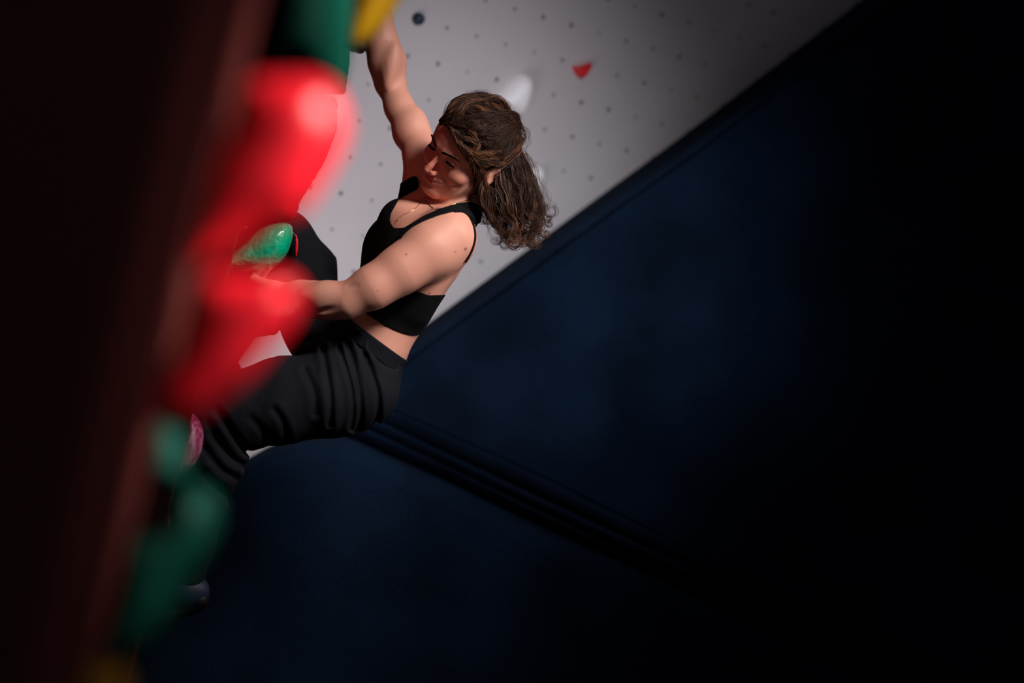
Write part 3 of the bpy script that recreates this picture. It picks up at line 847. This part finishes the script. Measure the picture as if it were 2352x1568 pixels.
g.d = np.maximum(g.d, np.where(X < B(760, 0)[0], -9.0, tt-cut)).astype(np.float32)
v, f = g.mesh(); del g, xi, yi
tr = child('trousers', v, f, m_trouser, 'dark charcoal climbing trousers')
# waistband
g = Grid((B(760, 0)[0], B(0, 900)[1], -D0-.22), (B(960, 0)[0], B(0, 690)[1], -D0+.24), .0024)
torso(g, grow=.0065, k=.03, secs=PSEC, tmin=-.13, tmax=.13)
X, Y, Z = g.ax[0][:, None, None], g.ax[1][None, :, None], g.ax[2][None, None, :]
tt = (X-HP[0])*T[0]+(Y-HP[1])*T[1]+(Z-HP[2])*T[2]; ss = (X-HP[0])*Nn[0]+(Y-HP[1])*Nn[1]; cut = .084+(.051-ss)*.200
g.d = np.maximum(g.d, np.abs(tt-cut+.016)-.018).astype(np.float32)
v, f = g.mesh(); del g
wb = mesh('waistband', tw(v)-np.array(person.location), f, m_trouser, world=True); reparent_sub(wb, tr)

# climbing shoes
m_shoe = mat('shoe_leather', (.012, .02, .05), .5); m_sole = mat('shoe_rubber', (.006, .006, .007), .45)
def shoe(an, toe):
    d = toe-an; L = np.linalg.norm(d); d /= L; up = np.array([-.2, .97, 0]); up -= up@d*d; up /= np.linalg.norm(up); sd = np.cross(d, up)
    g = Grid(np.minimum(an, toe)-.12, np.maximum(an, toe)+.12, .003)
    g.chain([an+up*.05, an], [.038, .038], .02)
    g.ell(an-up*.02-d*.01, (.042, .035, .032), [d, up, sd], .02)
    g.chain([an-up*.01+d*.02, an-up*.03+d*.09, an-up*.042+d*.15], [.036, .034, .022], .03)
    v, f = g.mesh(); o = child('climbing_shoe', v, f, m_shoe)
    g = Grid(np.minimum(an, toe)-.12, np.maximum(an, toe)+.12, .003)
    g.chain([an-up*.038-d*.02, an-up*.048+d*.06, an-up*.052+d*.15], [.026, .026, .02], .02)
    v, f = g.mesh(); s = mesh('sole', tw(v)-np.array(person.location), f, m_sole, world=True); reparent_sub(s, o)
shoe(B(425, 1345, .055), B(345, 1370, .05))
shoe(B(503, 840, -.26), B(455, 850, -.27))

# ---------------------------------------------------------------- jewellery and thin strap
m_gold = mat('gold', (.85, .55, .25), .2); m_gold.node_tree.nodes['Principled BSDF'].inputs['Metallic'].default_value = 1
m_gold.node_tree.nodes['Principled BSDF'].inputs['Roughness'].default_value = .22
from mathutils.bvhtree import BVHTree
pm = person.data
bv = BVHTree.FromPolygons([tuple(x.co) for x in pm.vertices], [tuple(p.vertices) for p in pm.polygons])
ORG = np.array(person.location)
def drape(pxs, lift=.0012, n=8):
    """points of the skin seen at the given pixels"""
    out = []
    for x, y in catmull(pxs, n, closed=False):
        o = Vector(CAM-ORG); d = Vector(R3 @ P(x, y, 1.0)).normalized()
        hit = bv.ray_cast(o, d)
        if hit[0] is not None:
            q = hit[0]-d*lift
            out.append(np.array(q)+ORG)
    out = np.array(out)
    # ignore jumps in depth
    dep = np.linalg.norm(out-CAM, axis=1)
    med = np.array([np.median(dep[max(0, i-4):i+5]) for i in range(len(dep))])
    return out[np.abs(dep-med) < .012]
def chain_mesh(name, pxs, r, label):
    pts = drape(pxs); L = np.r_[0, np.cumsum(np.linalg.norm(np.diff(pts, axis=0), axis=1))]
    n = max(20, int(L[-1]/.0016)); q = np.stack([np.interp(np.linspace(0, L[-1], n), L, pts[:, k]) for k in range(3)], 1)
    rr = r*(1+.45*np.sin(np.arange(n)*np.pi))+r*.4*(np.arange(n) % 2)
    V, F = tubes(q[None], rr[None], 5)
    o = mesh(name, V-ORG, F, m_gold, world=True); reparent_sub(o, person); o['label'] = label; return o
chain_mesh('necklace', [(975, 459), (985, 470), (998, 480), (1012, 479), (1030, 474), (1050, 466), (1072, 460), (1092, 452)], .0010, 'fine gold necklace close round the neck')
chain_mesh('necklace', [(968, 462), (955, 478), (940, 487), (925, 494), (912, 506), (908, 512)], .0006, 'thin gold necklace hanging low into the neckline')
def bead(name, px, py, r, m):
    q = drape([(px-.5, py), (px+.5, py)])
    c = R3.T @ (q[0]-CAM)
    vs, fs = ball(c, r, [np.array([1, 0, 0]), np.array([0, 1, 0]), np.array([0, 0, 1])], n=8)
    return child(name, vs, fs, m)
bead('pendant', 995.5, 478, .0024, m_gold)
bead('pendant', 914, 505, .0020, m_gold)
vs, fs = ball(hd(.080, -.045, -.074), .0028, AX, n=8); child('earring', vs, fs, m_gold)

q = drape([(1040, 486), (1056, 485), (1070, 490), (1082, 506), (1089, 525), (1091, 545), (1087, 565), (1078, 586), (1066, 604)], lift=.0015)
L = np.r_[0, np.cumsum(np.linalg.norm(np.diff(q, axis=0), axis=1))]
q = np.stack([np.interp(np.linspace(0, L[-1], 60), L, q[:, k]) for k in range(3)], 1)
kk = np.ones(9)/9; q = np.stack([np.convolve(np.pad(q[:, k], 4, mode='edge'), kk, 'valid') for k in range(3)], 1)
V, F = tubes(q[None], np.full((1, 60), .0036), 8)
so = mesh('strap', V-ORG, F, m_cloth, world=True); reparent_sub(so, top_o)

# ---------------------------------------------------------------- hair
m_hair = bpy.data.materials.new('curly_hair'); m_hair.use_nodes = True
nt = m_hair.node_tree; bs = nt.nodes['Principled BSDF']; bs.inputs['Roughness'].default_value = .5
bs.inputs['Specular IOR Level'].default_value = .22
at = nt.nodes.new('ShaderNodeAttribute'); at.attribute_name = 'tint'
rp = nt.nodes.new('ShaderNodeValToRGB'); nt.links.new(at.outputs['Fac'], rp.inputs['Fac'])
e = rp.color_ramp.elements; e[0].position = 0; e[0].color = (.012, .0055, .004, 1); e[1].position = 1; e[1].color = (.33, .140, .060, 1)
k = e.new(.5); k.color = (.058, .022, .013, 1)
nt.links.new(rp.outputs['Color'], bs.inputs['Base Color'])

def hframe(v):
    u = (np.asarray(v)-E0)/HS
    return u @ HL, u @ HU, u @ HF
SC = np.array([0, .028, -.082]); SR = np.array([.0765, .087, .097])
# scalp layer of short dark hair under the curls
g = Grid(E0+np.array([-.10, -.16, -.24]), E0+np.array([.22, .18, .12]), .0025)
he(g, SC, SR+.0015, .02)
he(g, (0, .030, -.050), (.0615, .0595, .0595), .03)
he(g, (0, -.028, -.115), (.058, .055, .048), .03)
X, Y, Z = g.ax[0][:, None, None]-E0[0], g.ax[1][None, :, None]-E0[1], g.ax[2][None, None, :]-E0[2]
dl = lambda A_: (X*A_[0]+Y*A_[1]+Z*A_[2])/HS
gl, gu, gf = dl(HL), dl(HU), dl(HF)
front = (gf+.045)*.91+.022+.006*np.sin(gl*120)*0-gu+.28*np.maximum(np.abs(gl)-.045, 0)*0
front = front*.74
backk = np.maximum(gf+.080, -.075-gu)
g.d = np.maximum(g.d, np.minimum(front, backk)).astype(np.float32)
v, f = g.mesh(); del g, gl, gu, gf, front, backk
m_scalp = mat('hair_roots', (.014, .007, .005), .9, .1, bump=.8, bscale=180)
hair = child('hair', v, f, m_scalp, 'curly brown hair tied back with golden highlights', attr={'tint': np.full(len(v), .12)})

rng = np.random.RandomState(5)
def onskull(l, u, f, lift):
    q = np.stack([l, u, f], -1)-SC; q = q/np.linalg.norm(q/(SR+0), axis=-1, keepdims=True)
    n = q/np.linalg.norm(q, axis=-1, keepdims=True)
    return q+SC+n*lift[..., None] if hasattr(lift, 'shape') else q+SC+n*lift

def wave(C, amp, lam, ph, grow=1.0, rs=None):
    """add a helix of radius amp (metres, grows along the strand) to curves (N,K,3)"""
    N, K, _ = C.shape
    seg = np.linalg.norm(np.diff(C, axis=1), axis=2); L = np.concatenate([np.zeros((N, 1)), np.cumsum(seg, 1)], 1)
    t = np.gradient(C, axis=1); t /= np.linalg.norm(t, axis=2, keepdims=True)+1e-12
    a = np.cross(t, np.array([.2, .3, .93])); a /= np.linalg.norm(a, axis=2, keepdims=True)+1e-9
    b = np.cross(t, a)
    s = L/L[:, -1:]
    A = amp[:, None]*(s**grow)
    th = 2*np.pi*L/lam[:, None]+ph[:, None]
    return C+(a*np.cos(th)[..., None]+b*np.sin(th)[..., None])*A[..., None]

allC = []; allR = []; allT = []
def emit(C, r, tint, taper=.45, ear=True):
    r = np.broadcast_to(np.asarray(r, float), (C.shape[0],)); tint = np.broadcast_to(np.asarray(tint, float), (C.shape[0],))
    if ear:                                   # the ear stays clear of hair
        X_ = C[..., 0]/-C[..., 2]*FPX+1176; Y_ = 784-C[..., 1]/-C[..., 2]*FPX
        a_, b_ = (X_-1123), (Y_-398)
        u_ = (a_*.56-b_*.83)/19; w_ = (a_*.83+b_*.56)/8
        bad = ((u_**2+w_**2 < 1) & (C[..., 2] > -D0+.078)).any(1)
        keep = ~bad | (rng.rand(len(bad)) < .04)
        C = C[keep]; r = r[keep]; tint = tint[keep]
        if not len(C): return
    N, K, _ = C.shape
    rr = np.linspace(1, taper, K)[None]*np.asarray(r).reshape(-1, 1)
    allC.append(C); allR.append(rr); allT.append(np.repeat(np.asarray(tint), K).reshape(N, K))

K = 44
tie = np.array([.008, .050, -.186])
# crown: from the hairline and the scalp back to the tie
ncl, per = 240, 26
for c in range(ncl):
    th = rng.uniform(-2.25, 2.25)                # angle round the hairline, 0 = forehead centre
    back = rng.rand()**1.3*.8
    l0 = math.sin(th)*.074; 
    if abs(th) < 1.2: u0, f0 = .078-.028*abs(th)**1.5, .012-.040*abs(th)**1.4
    else: u0, f0 = .036-.055*(abs(th)-1.2), -.048-.055*(abs(th)-1.2)
    p0 = np.array([l0, u0, f0])
    t = np.linspace(0, 1, K)
    base = p0[None]*(1-t)[:, None]+tie[None]*t[:, None]
    # rise over the crown instead of cutting through
    base[:, 1] += .050*np.sin(np.pi*t)*(1 if u0 > .02 else .15)
    base[:, 0] += math.copysign(.022, th)*np.sin(np.pi*t)
    sft = rng.uniform(.003, .016)
    N = per
    B0 = np.repeat(base[None], N, 0)+rng.normal(0, .0042, (N, 1, 3))*(1-.5*t)[None, :, None]
    lift = (sft+rng.normal(0, .0018, (N, 1)))*np.clip(t*6, 0.15, 1)[None]
    S = onskull(B0[..., 0], B0[..., 1], B0[..., 2], lift)
    tt_ = np.clip((t-.82)/.18, 0, 1)[None, :, None]
    S = S*(1-tt_)+B0*tt_
    start = int(back*K*.6)
    Cw = np.stack([hd(0, 0, 0)+HS*(S[..., 0:1]*HL+S[..., 1:2]*HU+S[..., 2:3]*HF)], 0)[0]
    Cw = Cw[:, start:]
    if Cw.shape[1] < 8: continue
    # resample to K
    idx = np.linspace(0, Cw.shape[1]-1, K); i0 = idx.astype(int).clip(0, Cw.shape[1]-2); fr = (idx-i0)[None, :, None]
    Cw = Cw[:, i0]*(1-fr)+Cw[:, i0+1]*fr
    ph = rng.uniform(0, 6.28); am = rng.uniform(.002, .0065); la = rng.uniform(.05, .11)
    Cw = wave(Cw, am*rng.uniform(.6, 1.3, N), la*rng.uniform(.93, 1.07, N), ph+rng.normal(0, .35, N), .25)
    gold = rng.rand() < .10
    emit(Cw, rng.uniform(.00035, .0007, N), np.clip((.62 if gold else .22)+rng.normal(0, .12, N), 0, 1))

def flow(guides, n_clump, per, amp, lam, spread, grow=.8, gold=.25, goldt=.7, zsp=.02, endr=(.7, 1), K=44, rad=(.0003, .0006), tint=.2):
    """guides: list of equally long px guides [(px,py,z),...]; clumps sit between neighbouring guides"""
    GD = np.array([[B(*p) for p in catmull(gq, 8, closed=False)] for gq in guides])
    G_, J = GD.shape[0], GD.shape[1]
    for c in range(n_clump):
        x = rng.uniform(0, G_-1) if G_ > 1 else 0; i = min(int(x), max(G_-2, 0)); fr = x-i
        cl = GD[i]*(1-fr)+GD[i+1]*fr if G_ > 1 else GD[0]
        e = rng.uniform(*endr)
        idx = np.linspace(0, (J-1)*e, K); i0 = idx.astype(int).clip(0, J-2); f2 = (idx-i0)[:, None]
        cl = cl[i0]*(1-f2)+cl[i0+1]*f2
        cl = cl+np.array([0, 0, rng.uniform(-zsp, zsp)])+rng.normal(0, spread*.5, 3)*np.array([1, 1, .5])
        t = np.linspace(0, 1, K)
        C = cl[None]+rng.normal(0, spread, (per, 1, 3))*(.6+.5*t)[None, :, None]
        C = wave(C, rng.uniform(.6, 1.25)*amp*rng.uniform(.85, 1.15, per), lam*rng.uniform(.8, 1.25)*rng.uniform(.97, 1.03, per),
                 rng.uniform(0, 6.28)+rng.normal(0, .16, per), grow)
        gl_ = goldt if rng.rand() < gold else tint
        emit(C, rng.uniform(rad[0], rad[1], per), np.clip(gl_+rng.normal(0, .10, per)+.12*rng.rand(), 0, 1))

# ponytail and loose lower hair
PT = [[(1114, 388, .05), (1102, 432, .06), (1104, 468, .06), (1120, 496, .05), (1140, 520, .05), (1158, 548, .045)],
      [(1127, 378, .05), (1124, 425, .06), (1128, 468, .06), (1145, 500, .055), (1160, 528, .05), (1172, 556, .045)],
      [(1138, 362, .05), (1148, 415, .06), (1160, 462, .06), (1175, 500, .055), (1185, 532, .05), (1192, 560, .045)],
      [(1155, 340, .04), (1175, 400, .05), (1190, 450, .05), (1202, 495, .05), (1208, 532, .045), (1206, 560, .04)],
      [(1172, 325, .02), (1195, 380, .03), (1213, 430, .04), (1228, 475, .04), (1234, 520, .04), (1222, 552, .04)],
      [(1180, 318, .01), (1206, 368, .02), (1226, 415, .03), (1240, 455, .03), (1248, 495, .03), (1240, 535, .03)]]
flow(PT, 120, 22, .0065, .080, .0034, 1.2, .15, .5, .028, (.48, .80))
flow(PT, 44, 12, .0095, .055, .0014, 1.3, .25, .6, .03, (.85, 1.0), rad=(.0003, .0005))
flow([q[2:] for q in PT], 20, 8, .0150, .044, .0009, 1.8, .3, .55, .03, (.85, 1.02), rad=(.00028, .0005))      # loose ringlets at the tips
GDs = np.array([[B(*p) for p in catmull(q, 8, closed=False)] for q in PT])
for c in range(70):                              # ringlets curling at the ends
    x = rng.uniform(0, 4.99); i = int(x); fr = x-i
    cl = GDs[i]*(1-fr)+GDs[i+1]*fr; j = int(rng.uniform(.50, .93)*(len(cl)-1))
    p0 = cl[j]+np.array([0, 0, rng.uniform(-.03, .03)]); d0 = cl[min(j+1, len(cl)-1)]-cl[j-1]
    if x > 4.2 and rng.rand() < .5: p0 = p0+np.array([.006, 0, 0])
    th0 = math.atan2(d0[1], d0[0])+rng.uniform(-.5, .5); sg = rng.choice([-1, 1]); L_ = rng.uniform(.045, .085); tn = rng.uniform(.7, 1.5)
    n = 10; t = np.linspace(0, 1, K)[None]; 
    tn_ = tn*rng.uniform(.9, 1.1, (n, 1)); L__ = L_*rng.uniform(.88, 1.08, (n, 1))
    th = th0+rng.normal(0, .08, (n, 1))+sg*2*np.pi*tn_*t**1.7
    st_ = L__/K
    C = np.stack([np.cumsum(np.cos(th)*st_, 1), np.cumsum(np.sin(th)*st_, 1), np.cumsum(np.sin(th*.7+c)*st_*.45, 1)], -1)
    C = C+p0+rng.normal(0, .0014, (n, 1, 3))
    emit(C, rng.uniform(.0003, .00055, n), np.clip((.6 if rng.rand() < .35 else .3)+rng.normal(0, .08, n), 0, 1))
flow([[(1112, 405, .08), (1108, 425, .09), (1120, 440, .095), (1138, 455, .095), (1140, 480, .09)],
      [(1118, 400, .08), (1125, 425, .09), (1145, 440, .095), (1158, 465, .095), (1152, 492, .09)]], 9, 12, .004, .07, .0012, .6, .8, .72, .008, (.85, 1))
# loop of hair behind the crown
flow([[(1120, 250, .05), (1160, 258, .03), (1192, 278, .02), (1204, 308, .02), (1194, 338, .02), (1172, 350, .02)],
      [(1120, 262, .07), (1155, 275, .05), (1180, 292, .04), (1190, 312, .04), (1182, 332, .04), (1165, 345, .03)],
      [(1105, 275, .09), (1140, 290, .08), (1165, 305, .06), (1172, 322, .06), (1165, 338, .05), (1150, 350, .04)]], 34, 16, .0035, .05, .002, .4, .35, .6, .012, (.85, 1))
# draped waves on the side of the head that the picture shows
bvh = BVHTree.FromPolygons([tuple(x.co) for x in hair.data.vertices], [tuple(p.vertices) for p in hair.data.polygons])
def zat(x, y):
    o = Vector(CAM-ORG); d = Vector(R3 @ P(x, y, 1.0)).normalized()
    best = None
    for b_ in (bvh, bv):
        h_ = b_.ray_cast(o, d)
        if h_[0] is not None and (best is None or h_[3] < best[1]): best = (h_[0], h_[3])
    if best is None: return None
    c = R3.T @ (np.array(best[0])+ORG-CAM)
    return D0+c[2]
def draped(gs, lift):
    out = []; last = .1
    for x, y in gs:
        z = zat(x, y); z = last if z is None else z; last = z; out.append((x, y, z+lift))
    return out
SIDE = [([(1062, 335), (1092, 366), (1112, 374), (1135, 368), (1158, 350)], 9), ([(1070, 350), (1098, 376), (1118, 378), (1140, 374), (1160, 358)], 6),
        ([(1012, 284), (1040, 262), (1080, 255), (1120, 268), (1155, 292), (1168, 320)], 8), ([(1022, 286), (1050, 285), (1085, 288), (1120, 300), (1150, 315), (1165, 330)], 8),
        ([(1030, 290), (1050, 310), (1080, 322), (1110, 330), (1140, 335), (1160, 338)], 8), ([(1038, 298), (1052, 325), (1075, 345), (1100, 352), (1130, 350), (1155, 345)], 8),
        ([(1042, 300), (1054, 330), (1068, 352), (1082, 372), (1092, 395), (1096, 425)], 9), ([(1048, 305), (1062, 335), (1078, 358), (1090, 378), (1098, 398), (1103, 420)], 7),
        ([(1035, 262), (1065, 248), (1100, 250), (1135, 268), (1160, 292), (1170, 315)], 7), ([(1060, 330), (1080, 358), (1100, 368), (1120, 366), (1140, 358), (1155, 350)], 8),
        ([(1052, 240), (1080, 232), (1112, 236), (1145, 252), (1168, 278), (1175, 305)], 7), ([(1076, 300), (1092, 312), (1098, 332), (1090, 350), (1102, 362), (1118, 360)], 4),
        ([(1070, 340), (1082, 368), (1090, 392), (1094, 415), (1092, 435), (1100, 450)], 5)]
for gq, n in SIDE:
    d3 = draped(catmull(gq, 2, closed=False), .005)
    flow([d3], n, 14, .0034, .045, .0028, .4, .30, .66, .002, (.85, 1.0), K=36, rad=(.0003, .00055))
# fine baby hairs round the hairline and flyaways
for i in range(70):
    th = rng.uniform(-.2, 1.25); u0, f0 = .080-.028*abs(th)**1.5, .013-.040*abs(th)**1.4
    p = hd(math.sin(th)*.074, u0, f0); o_ = hd(*SC); dr = (p-o_)/np.linalg.norm(p-o_)
    up_ = HU*rng.uniform(.2, .9)-HF*rng.uniform(.2, .8)+dr*.8+rng.normal(0, .3, 3)
    t = np.linspace(0, 1, 20)[:, None]
    C = (p+up_/np.linalg.norm(up_)*t*rng.uniform(.008, .022)-HF*t*t*.008)[None]
    emit(wave(C, np.array([.0025]), np.array([.018]), np.array([rng.uniform(0, 6)]), .8), [.00016], [.3])
for gq, n in [([(1085, 226, .08), (1108, 208, .08), (1122, 212, .08), (1120, 232, .08), (1110, 245, .08)], 3), ([(1130, 235, .07), (1148, 232, .07), (1168, 240, .06), (1178, 256, .05), (1190, 268, .04)], 9),
              ([(1190, 285, .02), (1212, 300, .02), (1216, 325, .02), (1205, 345, .02), (1215, 365, .02)], 7), ([(1205, 350, .02), (1228, 385, .02), (1245, 425, .02), (1262, 470, .02), (1258, 540, .02)], 12),
              ([(1060, 232, .09), (1072, 218, .09), (1095, 212, .09), (1115, 216, .09), (1140, 232, .09)], 10), ([(1108, 470, .05), (1110, 495, .05), (1122, 520, .05), (1128, 540, .05), (1145, 556, .05)], 8)]:
    flow([gq], n, 2, .004, .03, .0035, .6, .2, .5, .01, (.7, 1.0), K=36, rad=(.00016, .00028), tint=.3)

groups = {}
Vs, Qs, Ts, off = [], [], [], 0
for C, R_, T_ in zip(allC, allR, allT):
    V_, q_ = tubes(C, R_, 3); Vs.append(V_); Qs.append(q_+off); off += len(V_); Ts.append(np.repeat(T_.reshape(-1), 3))
V_ = np.concatenate(Vs)
cu = mesh('curls', tw(V_)-ORG, np.concatenate(Qs), m_hair, attr={'tint': np.concatenate(Ts)}, world=True); reparent_sub(cu, hair)
cu['kind'] = 'stuff'
print('HAIR', len(V_))
